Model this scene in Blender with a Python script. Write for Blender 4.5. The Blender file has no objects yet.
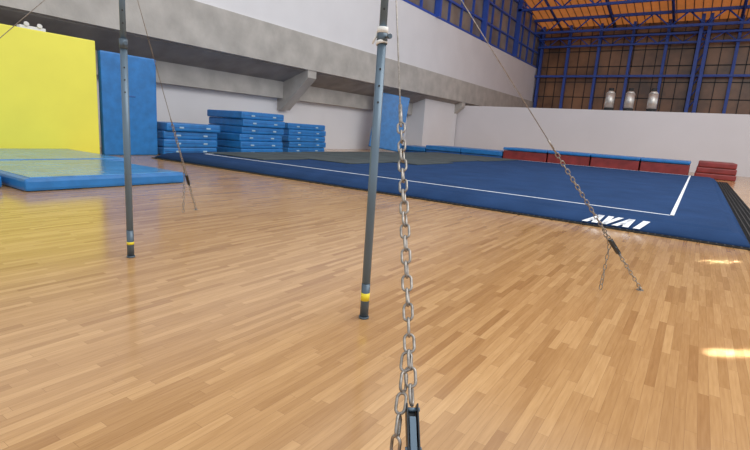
import bpy, bmesh, math, random
from mathutils import Vector, Matrix
random.seed(4)
scene=bpy.context.scene
scene.view_settings.view_transform='Standard'
CH=1.28
def link(o,parent=None):
    scene.collection.objects.link(o)
    if parent: o.parent=parent
    return o
def empty(name,loc=(0,0,0)):
    e=bpy.data.objects.new(name,None); e.location=loc; e.empty_display_size=.2
    scene.collection.objects.link(e); return e
# ---------------- materials
def mat(name,col,rough=.5,metal=0,var=0,scale=3,bump=0,bscale=40,coat=0,spec=.5,emit=None,es=0,col2=None):
    m=bpy.data.materials.new(name); m.use_nodes=True
    nt=m.node_tree; b=nt.nodes['Principled BSDF']
    b.inputs['Roughness'].default_value=rough; b.inputs['Metallic'].default_value=metal
    b.inputs['Coat Weight'].default_value=coat; b.inputs['Specular IOR Level'].default_value=spec
    tc=nt.nodes.new('ShaderNodeTexCoord')
    c=(*col,1)
    n=nt.nodes.new('ShaderNodeTexNoise'); n.inputs['Scale'].default_value=scale; n.inputs['Detail'].default_value=6
    nt.links.new(tc.outputs['Object'],n.inputs['Vector'])
    mx=nt.nodes.new('ShaderNodeMix'); mx.data_type='RGBA'
    c2=(*col2,1) if col2 else tuple(max(0,x*(1-var)) for x in col)+(1,)
    c1=c if col2 else tuple(min(1,x*(1+var)) for x in col)+(1,)
    mr=nt.nodes.new('ShaderNodeMapRange'); mr.inputs[1].default_value=.3; mr.inputs[2].default_value=.7
    nt.links.new(n.outputs['Fac'],mr.inputs[0]); nt.links.new(mr.outputs[0],mx.inputs['Factor'])
    mx.inputs['A'].default_value=c1; mx.inputs['B'].default_value=c2
    nt.links.new(mx.outputs['Result'],b.inputs['Base Color'])
    if emit: 
        b.inputs['Emission Color'].default_value=(*emit,1); b.inputs['Emission Strength'].default_value=es
    if bump:
        n2=nt.nodes.new('ShaderNodeTexNoise'); n2.inputs['Scale'].default_value=bscale; n2.inputs['Detail'].default_value=4
        nt.links.new(tc.outputs['Object'],n2.inputs['Vector'])
        bp=nt.nodes.new('ShaderNodeBump'); bp.inputs['Strength'].default_value=bump; bp.inputs['Distance'].default_value=.02
        nt.links.new(n2.outputs['Fac'],bp.inputs['Height']); nt.links.new(bp.outputs['Normal'],b.inputs['Normal'])
    return m
def wood():
    m=bpy.data.materials.new('maple_strip_floor'); m.use_nodes=True
    nt=m.node_tree; b=nt.nodes['Principled BSDF']; N=nt.nodes.new; L=nt.links.new
    def ma(op,a,b_=None,c=None):
        k=N('ShaderNodeMath'); k.operation=op
        for i,v in enumerate((a,b_,c)):
            if v is None: continue
            if isinstance(v,(int,float)): k.inputs[i].default_value=v
            else: L(v,k.inputs[i])
        return k.outputs[0]
    tc=N('ShaderNodeTexCoord'); sp=N('ShaderNodeSeparateXYZ'); L(tc.outputs['Object'],sp.inputs[0])
    W=.05; LN=.6
    xr=ma('DIVIDE',sp.outputs['X'],W); row=ma('FLOOR',xr); fx=ma('FRACT',xr)
    wn=N('ShaderNodeTexWhiteNoise'); wn.noise_dimensions='1D'; L(row,wn.inputs['W'])
    yr=ma('ADD',ma('DIVIDE',sp.outputs['Y'],LN),ma('MULTIPLY',wn.outputs['Value'],7.3)); col=ma('FLOOR',yr); fy=ma('FRACT',yr)
    cb=N('ShaderNodeCombineXYZ'); L(row,cb.inputs[0]); L(col,cb.inputs[1])
    w2=N('ShaderNodeTexWhiteNoise'); w2.noise_dimensions='2D'; L(cb.outputs[0],w2.inputs['Vector'])
    r1=N('ShaderNodeValToRGB'); e=r1.color_ramp.elements
    e[0].position=0; e[0].color=(.375,.200,.080,1); e[1].position=1; e[1].color=(.575,.350,.160,1)
    q=e.new(.12); q.color=(.435,.245,.102,1); q=e.new(.6); q.color=(.50,.292,.127,1)
    L(w2.outputs['Value'],r1.inputs['Fac'])
    gx=ma('MINIMUM',fx,ma('SUBTRACT',1,fx)); gy=ma('MINIMUM',fy,ma('SUBTRACT',1,fy))
    g=ma('MAXIMUM',ma('LESS_THAN',gx,.016),ma('LESS_THAN',gy,.0015))
    off=N('ShaderNodeVectorMath'); off.operation='ADD'; L(tc.outputs['Object'],off.inputs[0])
    sc=N('ShaderNodeVectorMath'); sc.operation='SCALE'; L(w2.outputs['Color'],sc.inputs[0]); sc.inputs['Scale'].default_value=9; L(sc.outputs[0],off.inputs[1])
    mp2=N('ShaderNodeMapping'); mp2.inputs['Scale'].default_value=(26,1.6,1); L(off.outputs[0],mp2.inputs['Vector'])
    n=N('ShaderNodeTexNoise'); n.inputs['Scale'].default_value=3; n.inputs['Detail'].default_value=7; L(mp2.outputs['Vector'],n.inputs['Vector'])
    cr=N('ShaderNodeValToRGB'); cr.color_ramp.elements[0].position=.3; cr.color_ramp.elements[0].color=(.87,.83,.78,1)
    cr.color_ramp.elements[1].position=.7; cr.color_ramp.elements[1].color=(1.04,1.04,1.04,1); L(n.outputs['Fac'],cr.inputs['Fac'])
    mx=N('ShaderNodeMix'); mx.data_type='RGBA'; mx.blend_type='MULTIPLY'; mx.inputs['Factor'].default_value=1
    L(r1.outputs['Color'],mx.inputs['A']); L(cr.outputs['Color'],mx.inputs['B'])
    mg=N('ShaderNodeMix'); mg.data_type='RGBA'; L(ma('MULTIPLY',g,.55),mg.inputs['Factor']); L(mx.outputs['Result'],mg.inputs['A']); mg.inputs['B'].default_value=(.22,.11,.045,1)
    L(mg.outputs['Result'],b.inputs['Base Color'])
    n3=N('ShaderNodeTexNoise'); n3.inputs['Scale'].default_value=1.2; n3.inputs['Detail'].default_value=5; L(tc.outputs['Object'],n3.inputs['Vector'])
    mr=N('ShaderNodeMapRange'); mr.inputs[3].default_value=.12; mr.inputs[4].default_value=.22; L(n3.outputs['Fac'],mr.inputs[0]); L(mr.outputs[0],b.inputs['Roughness'])
    b.inputs['Specular IOR Level'].default_value=.65
    n4=N('ShaderNodeTexNoise'); n4.inputs['Scale'].default_value=7; n4.inputs['Detail'].default_value=2; L(tc.outputs['Object'],n4.inputs['Vector'])
    bp=N('ShaderNodeBump'); bp.inputs['Strength'].default_value=.1; bp.inputs['Distance'].default_value=.004
    L(ma('SUBTRACT',n4.outputs['Fac'],ma('MULTIPLY',g,.5)),bp.inputs['Height']); L(bp.outputs['Normal'],b.inputs['Normal'])
    return m
M_wood=wood()
M_white=mat('white_paint',(.71,.71,.74),.6,var=.03,scale=.6)
M_whitefar=mat('white_paint_far',(.65,.63,.66),.6,var=.03,scale=.4)
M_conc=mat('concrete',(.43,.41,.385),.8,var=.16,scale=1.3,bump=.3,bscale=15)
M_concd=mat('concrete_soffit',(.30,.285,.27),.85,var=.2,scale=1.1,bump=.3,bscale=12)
M_carpet=mat('blue_carpet',(.022,.055,.145),.95,var=.14,scale=1.5,bump=.5,bscale=300,spec=.1)
M_line=mat('white_tape',(.80,.83,.88),.7,var=.02)
M_blue=mat('blue_vinyl',(.018,.17,.47),.35,var=.16,scale=4,bump=.25,bscale=6)
M_blued=mat('blue_vinyl_dark',(.015,.10,.32),.4,var=.1,scale=4,bump=.25,bscale=6)
M_bluel=mat('clear_covered_blue_vinyl',(.06,.23,.46),.2,var=.25,scale=2.5,bump=.5,bscale=4)
M_red=mat('red_vinyl',(.22,.026,.026),.4,var=.25,scale=3)
M_yel=mat('yellow_vinyl',(.86,.80,.09),.5,var=.04,scale=1)
M_dark=mat('dark_mat_cover',(.05,.066,.07),.8,var=.3,scale=1.5)
M_black=mat('black_rubber',(.02,.02,.022),.7,var=.2,scale=8)
M_frame=mat('blue_steel',(.03,.085,.42),.45,var=.1)
M_gl=mat('smoked_glass',(.30,.26,.22),.25,scale=.5,col2=(.15,.13,.12))
M_brown=mat('amber_brown_glass',(.36,.18,.085),.3,scale=.45,col2=(.10,.055,.035))
M_roof=mat('timber_roof_sun_glow',(.60,.22,.065),.6,scale=.5,col2=(.20,.07,.025),emit=(.75,.25,.06),es=.34)  # emission puts the sun's glow on the roof into the material
M_pole=mat('blue_grey_steel',(.115,.17,.225),.35,.3,var=.06,scale=5)
M_pole2=mat('dark_grey_steel',(.085,.12,.155),.35,.4,var=.06)
M_lev=mat('lever_black_steel',(.03,.035,.04),.35,.5,var=.1)
M_zinc=mat('dull_galvanised_steel',(.31,.285,.26),.42,.8,var=.35,scale=60)
M_chrome=mat('steel_bar',(.6,.6,.62),.2,1)
M_label=mat('yellow_label',(.8,.65,.03),.5)
M_tapew=mat('white_cloth_tape',(.75,.75,.73),.8)
M_alu=mat('brushed_aluminium',(.62,.6,.57),.35,.6,var=.1)
M_pink=mat('faded_blue_trim',(.35,.5,.62),.5,var=.1)
# ---------------- mesh helpers
def mk(name,bm,mats,parent=None,smooth=False):
    me=bpy.data.meshes.new(name); bm.normal_update(); bm.to_mesh(me); bm.free()
    for m in (mats if isinstance(mats,list) else [mats]): me.materials.append(m)
    if smooth:
        for p in me.polygons: p.use_smooth=True
    return link(bpy.data.objects.new(name,me),parent)
def bx(bm,x0,x1,y0,y1,z0,z1,mi=0,bev=0,M=None):
    r=bmesh.ops.create_cube(bm,size=1)
    vs=r['verts']
    for v in vs: v.co=Vector(((x0+x1)/2+v.co.x*(x1-x0),(y0+y1)/2+v.co.y*(y1-y0),(z0+z1)/2+v.co.z*(z1-z0)))
    fs={f for v in vs for f in v.link_faces}
    for f in fs: f.material_index=mi
    if bev:
        es={e for v in vs for e in v.link_edges}
        r=bmesh.ops.bevel(bm,geom=list(es),offset=bev,segments=2,affect='EDGES',profile=.6)
        for f in r['faces']: f.material_index=mi
def box(name,x0,x1,y0,y1,z0,z1,m,parent=None,bev=0):
    bm=bmesh.new(); bx(bm,x0,x1,y0,y1,z0,z1,0,bev); return mk(name,bm,m,parent)
def cyl(bm,p0,p1,r0,r1=None,seg=20,mi=0,cap=True):
    p0=Vector(p0);p1=Vector(p1); r1=r0 if r1 is None else r1
    d=p1-p0; q=d.to_track_quat('Z','Y').to_matrix()
    a=[];b=[]
    for i in range(seg):
        t=2*math.pi*i/seg; c=Vector((math.cos(t),math.sin(t),0))
        a.append(bm.verts.new(p0+q@(c*r0))); b.append(bm.verts.new(p1+q@(c*r1)))
    for i in range(seg):
        f=bm.faces.new((a[i],a[(i+1)%seg],b[(i+1)%seg],b[i])); f.material_index=mi; f.smooth=True
    if cap:
        f=bm.faces.new(a[::-1]); f.material_index=mi; f=bm.faces.new(b); f.material_index=mi
def prism(name,poly,axis,a,b,m,parent=None):
    bm=bmesh.new()
    def P(p,t):
        return (t,p[0],p[1]) if axis=='x' else ((p[0],t,p[1]) if axis=='y' else (p[0],p[1],t))
    A=[bm.verts.new(P(p,a)) for p in poly]; B=[bm.verts.new(P(p,b)) for p in poly]
    bm.faces.new(A); bm.faces.new(B[::-1])
    n=len(poly)
    for i in range(n): bm.faces.new((A[i],B[i],B[(i+1)%n],A[(i+1)%n]))
    bmesh.ops.recalc_face_normals(bm,faces=bm.faces)
    return mk(name,bm,m,parent)
# ---------------- camera
cd=bpy.data.cameras.new('camera'); cam=bpy.data.objects.new('camera',cd); scene.collection.objects.link(cam)
cd.sensor_width=36; cd.lens=476/750*36; cd.clip_end=300; cd.clip_start=.05
Xa=Vector((.8252,.1644,-.5403));Ya=Vector((.5606,-.1255,.8185));Da=Vector((-.0666,.9784,.1958))
r=Vector((Xa[0],Ya[0],-Da[0])).normalized(); u=-Vector((Xa[1],Ya[1],-Da[1])); bk=r.cross(u).normalized(); u=bk.cross(r)
Mx=Matrix((r,u,bk)).transposed().to_4x4(); Mx.translation=(0,0,CH); cam.matrix_world=Mx
scene.camera=cam
# ---------------- shell
box('floor',-20,16,-6,54,-.1,0,M_wood)
YA,YB=-6,54
wl=empty('wall_left')
box('wall_lower',-18.3,-18,YA,36,0,2.5,M_white,wl)
box('lower_concrete_beam',-18.3,-17.6,YA,36,2.5,3.3,M_conc,wl)
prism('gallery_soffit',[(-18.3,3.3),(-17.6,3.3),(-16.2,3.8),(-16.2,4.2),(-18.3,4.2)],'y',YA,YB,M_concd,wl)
box('gallery_edge_beam',-16.4,-15.95,YA,YB,3.85,5.4,M_conc,wl)
box('gallery_parapet',-16.35,-16.05,YA,YB,5.4,8.9,M_white,wl)
for i,y in enumerate([-.7,17.6,35.4]):
    prism('bracket_%d'%i,[(-18,1.95),(-17.7,1.95),(-16.0,3.5),(-16.0,4.1),(-18,4.1)],'y',y,y+.6,M_conc,wl)
wu=empty('window_1')
box('glass',-16.3,-16.2,YA,YB,8.9,16,M_gl,wu)
bm=bmesh.new()
for y in range(-6,55,2): bx(bm,-16.2,-16.05,y-.07,y+.07,8.9,16)
for z in (8.95,10.4,12,13.6): bx(bm,-16.2,-16.03,YA,YB,z-.07,z+.07)
for y in range(-2,54,8): bx(bm,-16.1,-15.75,y-.12,y+.12,8.9,16)
mk('mullions',bm,M_frame,wu)
box('wall_back',-18.3,16,36,37,0,3.62,M_whitefar)
# far glazed wall
wf=empty('window_2')
box('glass',-18,16,54,54.1,0,14,M_brown,wf)
bm=bmesh.new()
for i in range(0,35): bx(bm,-18+i*1.0-.03,-18+i*1.0+.03,53.93,54,0,14)
for z in (3,4.5,6,7.5,9,10.5,12,13.2): bx(bm,-18,16,53.93,54,z-.04,z+.04)
mk('thin_mullions',bm,M_black,wf)
bm=bmesh.new()
for x in (-15.7,-13,-10.1,-7.2,-4.3,1.1,4,7,10,13): bx(bm,x-.12,x+.12,53.4,53.8,0,14)
for x in (-1.75,-1.15): bx(bm,x-.14,x+.14,52.6,53.4,0,14)
for i in range(14): cyl(bm,(-1.75,52.9,i),(-1.15,52.9,i+1),.06,seg=6)
for z in (10.9,11.7): bx(bm,-16,16,53.0,53.3,z-.08,z+.08)
for i in range(32):
    x=-16+i; a,b=(10.9,11.7) if i%2 else (11.7,10.9)
    cyl(bm,(x,53.15,a),(x+1,53.15,b),.05,seg=6)
bx(bm,-16,16,53.2,53.5,7.9,8.1)
mk('steel_columns',bm,M_frame,wf)
rf=empty('ceiling')
RZ=lambda y:12.9+(54.2-y)*.17
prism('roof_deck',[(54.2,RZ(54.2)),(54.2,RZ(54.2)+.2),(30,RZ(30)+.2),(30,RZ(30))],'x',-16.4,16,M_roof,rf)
bm=bmesh.new()
for y in (34,40,46,51.5):
    z=RZ(y)-.15
    bx(bm,-16.2,16,y-.12,y+.12,z-.12,z+.12); bx(bm,-16.2,16,y-.12,y+.12,z-1.3,z-1.1)
    for i in range(24):
        x=-16.2+i*1.34; a,b=(z-1.2,z) if i%2 else (z,z-1.2)
        cyl(bm,(x,y,a),(x+1.34,y,b),.07,seg=6)
for x in (-14,-9,-4,1,6,11):
    cyl(bm,(x,54,RZ(54)-.25),(x,30,RZ(30)-.25),.13,seg=6)
mk('roof_trusses',bm,M_frame,rf)
bm=bmesh.new()
for i in range(50):
    x=-16+i*.64; bx(bm,x,x+.07,0,.01,0,.01) if False else None
    A=[bm.verts.new(p) for p in ((x,54,RZ(54)-.06),(x+.08,54,RZ(54)-.06),(x+.08,30,RZ(30)-.06),(x,30,RZ(30)-.06))]; bm.faces.new(A)
mk('roof_battens',bm,M_brown,rf)
# ---------------- spring floor
sf=empty('gymnastics_spring_floor')
x0,x1,y0,y1=-13.6,.78,8.3,26.4;h=.2
bm=bmesh.new()
s=.32
o=[(x0,y0),(x1,y0),(x1,y1),(x0,y1)]; t=[(x0+s,y0+s),(x1-s*.6,y0+s),(x1-s*.6,y1-s),(x0+s,y1-s)]
A=[bm.verts.new((*p,0)) for p in o];A2=[bm.verts.new((p[0],p[1],.05)) for p in o];B=[bm.verts.new((*p,h)) for p in t]
bm.faces.new(A[::-1]);bm.faces.new(B)
for i in range(4):
    j=(i+1)%4
    bm.faces.new((A[i],A[j],A2[j],A2[i]));bm.faces.new((A2[i],A2[j],B[j],B[i]))
bmesh.ops.bevel(bm,geom=[e for e in bm.edges if all(v.co.z>.1 for v in e.verts)],offset=.07,segments=4,affect='EDGES')
mk('carpet',bm,M_carpet,sf,True)
bm=bmesh.new(); z0,z1=h-.01,h+.003;w=.06;lx0,lx1,ly0,ly1=-12.7,-.2,9.35,25.9
bx(bm,lx0,lx1,ly0,ly0+w,z0,z1);bx(bm,lx1-w,lx1,ly0,ly1,z0,z1);bx(bm,lx0,lx1,ly1-w,ly1,z0,z1);bx(bm,lx0,lx0+w,ly0,ly1,z0,z1)
mk('boundary_line',bm,M_line,sf)
bm=bmesh.new()
def grid(xa,xb,ya,yb,nx,ny,zz=.022,wd=.018):
    bx(bm,xa,xb,ya,yb,0,.006)
    for i in range(nx+1):
        x=xa+(xb-xa)*i/nx; bx(bm,x-wd/2,x+wd/2,ya,yb,.006,zz)
    for j in range(ny+1):
        y=ya+(yb-ya)*j/ny; bx(bm,xa,xb,y-wd/2,y+wd/2,.006,zz-.001)
grid(x1+.01,x1+.40,7.95,26.4,5,150)
grid(x0,x1,y0-.10,y0-.01,150,1)
mk('rubber_edge_grid',bm,M_black,sf)
a=math.atan2(h-.05,s); ux=Vector((1,0,0)); up=Vector((0,math.cos(a),math.sin(a)))
bm=bmesh.new()
def poly(pts,ox):
    vs=[bm.verts.new(Vector((-1.40,y0,.05))+ux*((ox+px+py*.45)*1.04)+up*(-.02+py)+Vector((0,-.006,.012))) for px,py in pts]
    bm.faces.new(vs)
H=.25
def letA(ox):
    poly([(0,0),(.085,0),(.18,H),(.10,H)],ox-.06); poly([(.09,H),(.18,H),(.23,0),(.145,0)],ox-.06); poly([(.06,.06),(.15,.06),(.14,.11),(.08,.11)],ox-.06)
def letV(ox):
    poly([(0,H),(.085,H),(.12,.0),(.05,0)],ox-.05); poly([(.05,0),(.13,0),(.22,H),(.14,H)],ox-.05)
letA(.03);letV(.25);letA(.46);poly([(0,0),(.09,0),(.09,H),(0,H)],.69)
mk('lettering',bm,M_line,sf)
dc=empty('dark_floor_covers')
for i,(xa,xb,ya,yb) in enumerate([(-13.0,-10.4,9.7,11.6),(-13.0,-8.8,11.7,14.2),(-13.2,-7.9,14.3,17.2),(-13.2,-8.3,17.3,20.6),(-12.8,-8.0,20.7,25.6)]):
    box('cover_%d'%i,xa,xb,ya,yb,h,h+.03,M_dark,dc,.01)
# landing mat row behind
lm=empty('landing_mat_row')
xs=[-16.6,-14.4,-12,-9.4,-6.9,-4.7,-2.4,-.3]
for i in range(7):
    top=.40 if i<1 else (.55 if i<3 else .80); th=.27 if i<3 else .15
    box('mat_%d'%i,xs[i],xs[i+1]-.03,27.0,29.6,top-th,top,M_blue,lm,.05)
    box('base_%d'%i,xs[i]+.02,xs[i+1]-.05,27.05,29.5,0,top-th-.02,M_red if i>2 else M_blued,lm,.03)
rm=empty('red_landing_mat')
for i in range(3): box('layer_%d'%i,-.1+.04*i,1.6-.03*i,28.6,31.6,i*.28,i*.28+.275,M_red,rm,.06)
# wall mats
yw=empty('yellow_wall_padding')
for i,(ya,yb) in enumerate([(-3,.6),(.65,3.9),(3.95,7.18)]): box('pad_%d'%i,-14.8,-14.55,ya,yb,.02,3.2,M_yel,yw,.03)
box('backing_wall',-15.4,-14.82,-3,7.15,0,3.2,M_white,yw)
el=empty('emergency_light')
box('housing',-15.1,-14.9,5.5,6.1,3.2,3.32,M_white,el,.02); 
bm=bmesh.new(); cyl(bm,(-14.95,5.65,3.32),(-14.87,5.65,3.36),.05,.06); cyl(bm,(-14.95,5.95,3.32),(-14.87,5.95,3.36),.05,.06); mk('lamp_heads',bm,M_alu,el)
bm=bmesh.new(); bx(bm,-14.75,-14.55,7.3,9.0,0,2.98,0,.05)
bx(bm,-14.6,-14.54,7.9,8.3,1.75,1.8,1,.01)
mk('standing_blue_mat',bm,[M_blue,M_blued])
def mstack(name,x0,x1,y0,y1,n,t):
    e=empty(name)
    for i in range(n):
        j=random.uniform(-.06,.06);k=random.uniform(-.06,.06)
        bm=bmesh.new(); bx(bm,x0+j,x1+j,y0+k,y1+k,i*t+.005,(i+1)*t,0,.05)
        bx(bm,x1+j-.04,x1+j+.006,y0+k+.05,y1+k-.05,i*t+t*.46,i*t+t*.54,1)
        for q in (.25,.75):
            yy=y0+k+(y1-y0)*q; bx(bm,x1+j,x1+j+.02,yy-.08,yy+.08,i*t+t*.38,i*t+t*.58,2)
        mk('mat_%d'%i,bm,[M_blue,M_blued,M_pink],e)
mstack('stacked_crash_mats',-16.4,-14.45,9.2,11.3,4,.265)
mstack('stacked_crash_mats',-16.0,-14.0,11.95,14.1,6,.27)
mstack('stacked_crash_mats',-16.8,-15.0,15.4,17.9,5,.265)
def crash(name,x0,x1,y0,y1,t):
    e=empty(name); bm=bmesh.new(); bx(bm,x0,x1,y0,y1,0.003,t,0,.05); mk('foam_body',bm,M_blue,e)
    bm=bmesh.new(); bx(bm,x0+.1,x1-.1,y0+.1,y1-.1,t-.01,t+.012,0,.01); mk('top_sheet',bm,M_bluel,e)
crash('crash_mat',-11.3,-8.35,3.0,5.75,.2)
crash('crash_mat',-14.4,-11.35,3.05,6.3,.2)
crash('crash_mat',-12.2,-8.9,-.6,2.9,.2)
ln=box('leaning_blue_mat',-.15,.15,-1.0,1.0,0,3.35,M_blue,None,.05)
ln.matrix_world=Matrix.Translation((-16.2,25.0,0.13))@Matrix.Rotation(math.radians(-50),4,'Z')@Matrix.Rotation(math.radians(-6),4,'Y')@Matrix.Rotation(math.radians(-7),4,'X')
box('pillar',-18,-16.6,30.5,35.9,0,4.0,M_white,wl)
for i,x in enumerate((-5.7,-4.5,-3.15)):
    bm=bmesh.new(); y=36.5
    cyl(bm,(x,y,3.62),(x,y,3.8),.30,mi=1);cyl(bm,(x,y,3.8),(x,y,4.75),.29);cyl(bm,(x,y,4.75),(x,y,4.92),.29,.16);cyl(bm,(x,y,4.92),(x,y,5.1),.16,mi=1)
    mk('ventilation_canister',bm,[M_alu,M_black])
# ---------------- high bar
hb=empty('high_bar')
PL=Vector((-4.12,2.26,0));PR=Vector((-1.74,2.575,0))
def upright(p,k):
    bm=bmesh.new(); P=lambda z:(p.x,p.y,z)
    cyl(bm,P(0),P(.014),.035,mi=1)
    cyl(bm,P(.014),P(1.84),.028,mi=0,seg=28);cyl(bm,P(.014),P(.25),.0294,mi=1,seg=28)
    if k==2: cyl(bm,P(.13),P(.185),.0302,mi=2,seg=28)
    else: cyl(bm,P(.12),P(.145),.0302,mi=2,seg=28)
    cyl(bm,P(1.80),P(1.88),.033,mi=1,seg=28);cyl(bm,P(1.88),P(2.72),.0235,mi=0,seg=28)
    for z in (1.45,1.55,1.65,2.0,2.1,2.2):
        rr=.0285 if z<1.8 else .024
        d=(Vector((0,0,0))-Vector((p.x,p.y,0))).normalized(); c=Vector((p.x,p.y,z))
        cyl(bm,c-d*rr,c+d*(rr+.0008),.0065,mi=3,seg=10)
    cyl(bm,P(2.62),P(2.70),.034,mi=1);cyl(bm,(p.x,p.y-.05,2.66),(p.x,p.y+.05,2.66),.008,mi=4,seg=10)
    cyl(bm,(p.x+.02,p.y,1.84),(p.x+.065,p.y-.02,1.84),.007,mi=4,seg=10)
    cyl(bm,(p.x+.06,p.y-.02,1.84),(p.x+.075,p.y-.025,1.84),.015,mi=1,seg=12)
    mk('upright_%d'%k,bm,[M_pole,M_pole2,M_label,M_black,M_zinc],hb)
upright(PL,1);upright(PR,2)
bm=bmesh.new()
cyl(bm,(PR.x,PR.y,1.865),(PR.x,PR.y,1.9),.034,seg=16);cyl(bm,(PR.x,PR.y,1.80),(PR.x-.005,PR.y,1.82),.036,seg=16)
cyl(bm,(PR.x-.03,PR.y-.01,1.87),(PR.x-.05,PR.y-.03,1.80),.009,.006,seg=8)
mk('cloth_tape',bm,M_tapew,hb)
bm=bmesh.new(); cyl(bm,(PL.x,PL.y,2.71),(PR.x,PR.y,2.71),.014); mk('bar',bm,M_chrome,hb)
def chain_link(bm,c,d,side,L=.057,W=.033,R=.0040,seg=8):
    n=d.cross(side); rr=W/2-R; hl=L/2-R-rr; path=[]
    for i in range(9): 
        t=math.pi*i/8; path.append((rr*math.cos(t),hl+rr*math.sin(t)))
    for i in range(9):
        t=math.pi+math.pi*i/8; path.append((rr*math.cos(t),-hl+rr*math.sin(t)))
    m=len(path); rings=[]
    for i in range(m):
        a=Vector(path[i-1]);b=Vector(path[(i+1)%m]); tg=(b-a).normalized(); nr=Vector((tg.y,-tg.x))
        P=c+side*path[i][0]+d*path[i][1]; o=side*nr.x+d*nr.y
        rings.append([bm.verts.new(P+(o*math.cos(2*math.pi*k/seg)+n*math.sin(2*math.pi*k/seg))*R) for k in range(seg)])
    for i in range(m):
        A=rings[i];B=rings[(i+1)%m]
        for k in range(seg):
            f=bm.faces.new((A[k],A[(k+1)%seg],B[(k+1)%seg],B[k])); f.smooth=True
def chain(bm,p0,p1,jit=.25,start=0.4):
    p0=Vector(p0);p1=Vector(p1);d=(p1-p0);Ln=d.length;d.normalize()
    s=d.cross(Vector((0,0,1)));
    if s.length<.1: s=Vector((1,0,0))
    s.normalize(); n=max(1,int(Ln/.0425)); 
    for i in range(n):
        ang=start+(i%2)*math.pi/2+random.uniform(-jit,jit)
        sd=Matrix.Rotation(ang,3,d)@s
        chain_link(bm,p0+d*(Ln*(i+.5)/n),d,sd)
def guy(k,top,anc,tc,tl,sg=1):
    top=Vector(top);anc=Vector(anc);d=(anc-top)
    P=lambda t: top+d*t
    bm=bmesh.new(); cyl(bm,top,P(tc),.0032,seg=8); cyl(bm,P(tc-.025),P(tc),.007,seg=8); cyl(bm,P(tc-.012),P(tc+.004),.0045,seg=8)
    mk('cable_%d'%k,bm,M_zinc,hb)
    dn=d.normalized(); side=dn.cross(Vector((0,0,1))).normalized()
    off=side*sg
    bm=bmesh.new(); chain(bm,P(tc),P(tl)); tl2=tl+.20/d.length
    chain(bm,P(tl2),P(.995))
    q0=P(tl-.13/d.length)-off*.006; q1=P(tl+.02)-off*.038
    chain(bm,q0,q1)
    drop=min(.45,q1.z-.02)
    chain(bm,q1,q1-Vector((0,0,drop))-off*.02,jit=.5)
    mk('chain_%d'%k,bm,M_zinc,hb)
    bm=bmesh.new(); nrm=side.cross(dn)
    Mt=Matrix((side,nrm,dn)).transposed().to_4x4(); Mt.translation=P(tl)
    def lb(*a,mi=0,bev=.0015):
        n0=len(bm.verts); bx(bm,*a,mi,bev); bm.verts.ensure_lookup_table()
        for v in list(bm.verts)[n0:]: v.co=Mt@v.co
    lb(-.015,-.011,-.014,.014,0,.19);lb(.011,.015,-.014,.014,0,.19);lb(-.0108,.0108,-.014,-.010,.01,.185)
    lb(-.008,.008,-.006,.010,.03,.22,mi=1)
    for z in (.012,.10,.175):
        a=Mt@Vector((-.019,0,z));b=Mt@Vector((.019,0,z)); cyl(bm,a,b,.005,seg=10,mi=1)
    mk('tension_lever_%d'%k,bm,[M_lev,M_pole],hb)
    bm=bmesh.new(); cyl(bm,(anc.x,anc.y,0),(anc.x,anc.y,.006),.03); cyl(bm,(anc.x,anc.y,.006),(anc.x,anc.y,.03),.01)
    mk('floor_anchor_%d'%k,bm,M_zinc,hb)
TL=Vector((PL.x,PL.y,2.66));TR=Vector((PR.x,PR.y,2.66))
guy(1,TR,(-.10,.45,.02),.512,.768,-1)
guy(2,TR,(-.256,4.87,.02),.543,.82)
guy(3,TL,(-5.77,4.12,.02),.56,.80)
guy(4,TL,(-5.9,.25,.02),.53,.80)
# ---------------- light
w=bpy.data.worlds.new('world'); scene.world=w; w.use_nodes=True
w.node_tree.nodes['Background'].inputs[0].default_value=(.95,.97,1,1); w.node_tree.nodes['Background'].inputs[1].default_value=1.0
def area(name,loc,rot,sx,sy,e,col=(1,1,1),spread=180):
    l=bpy.data.lights.new(name,'AREA'); l.shape='RECTANGLE'; l.size=sx;l.size_y=sy;l.energy=e;l.color=col;l.spread=math.radians(spread)
    o=bpy.data.objects.new(name,l); o.location=loc;o.rotation_euler=rot; scene.collection.objects.link(o)
area('daylight_fill',(6,12,13),(0,math.radians(30),0),10,26,2500,(1,.98,.94))  # added area lamp for more directional daylight; no roof opening is built here
area('sun_streak_lamp',(.40,6.96,7),(0,0,math.radians(47)),.55,.05,2.2,(.9,.96,1),1)  # narrow lamp added overhead to draw a sun streak on the floor
area('sun_streak_lamp',(.42,3.80,7),(0,0,math.radians(40)),.42,.04,.9,(.9,.96,1),1)  # second added lamp, for the nearer sun streak
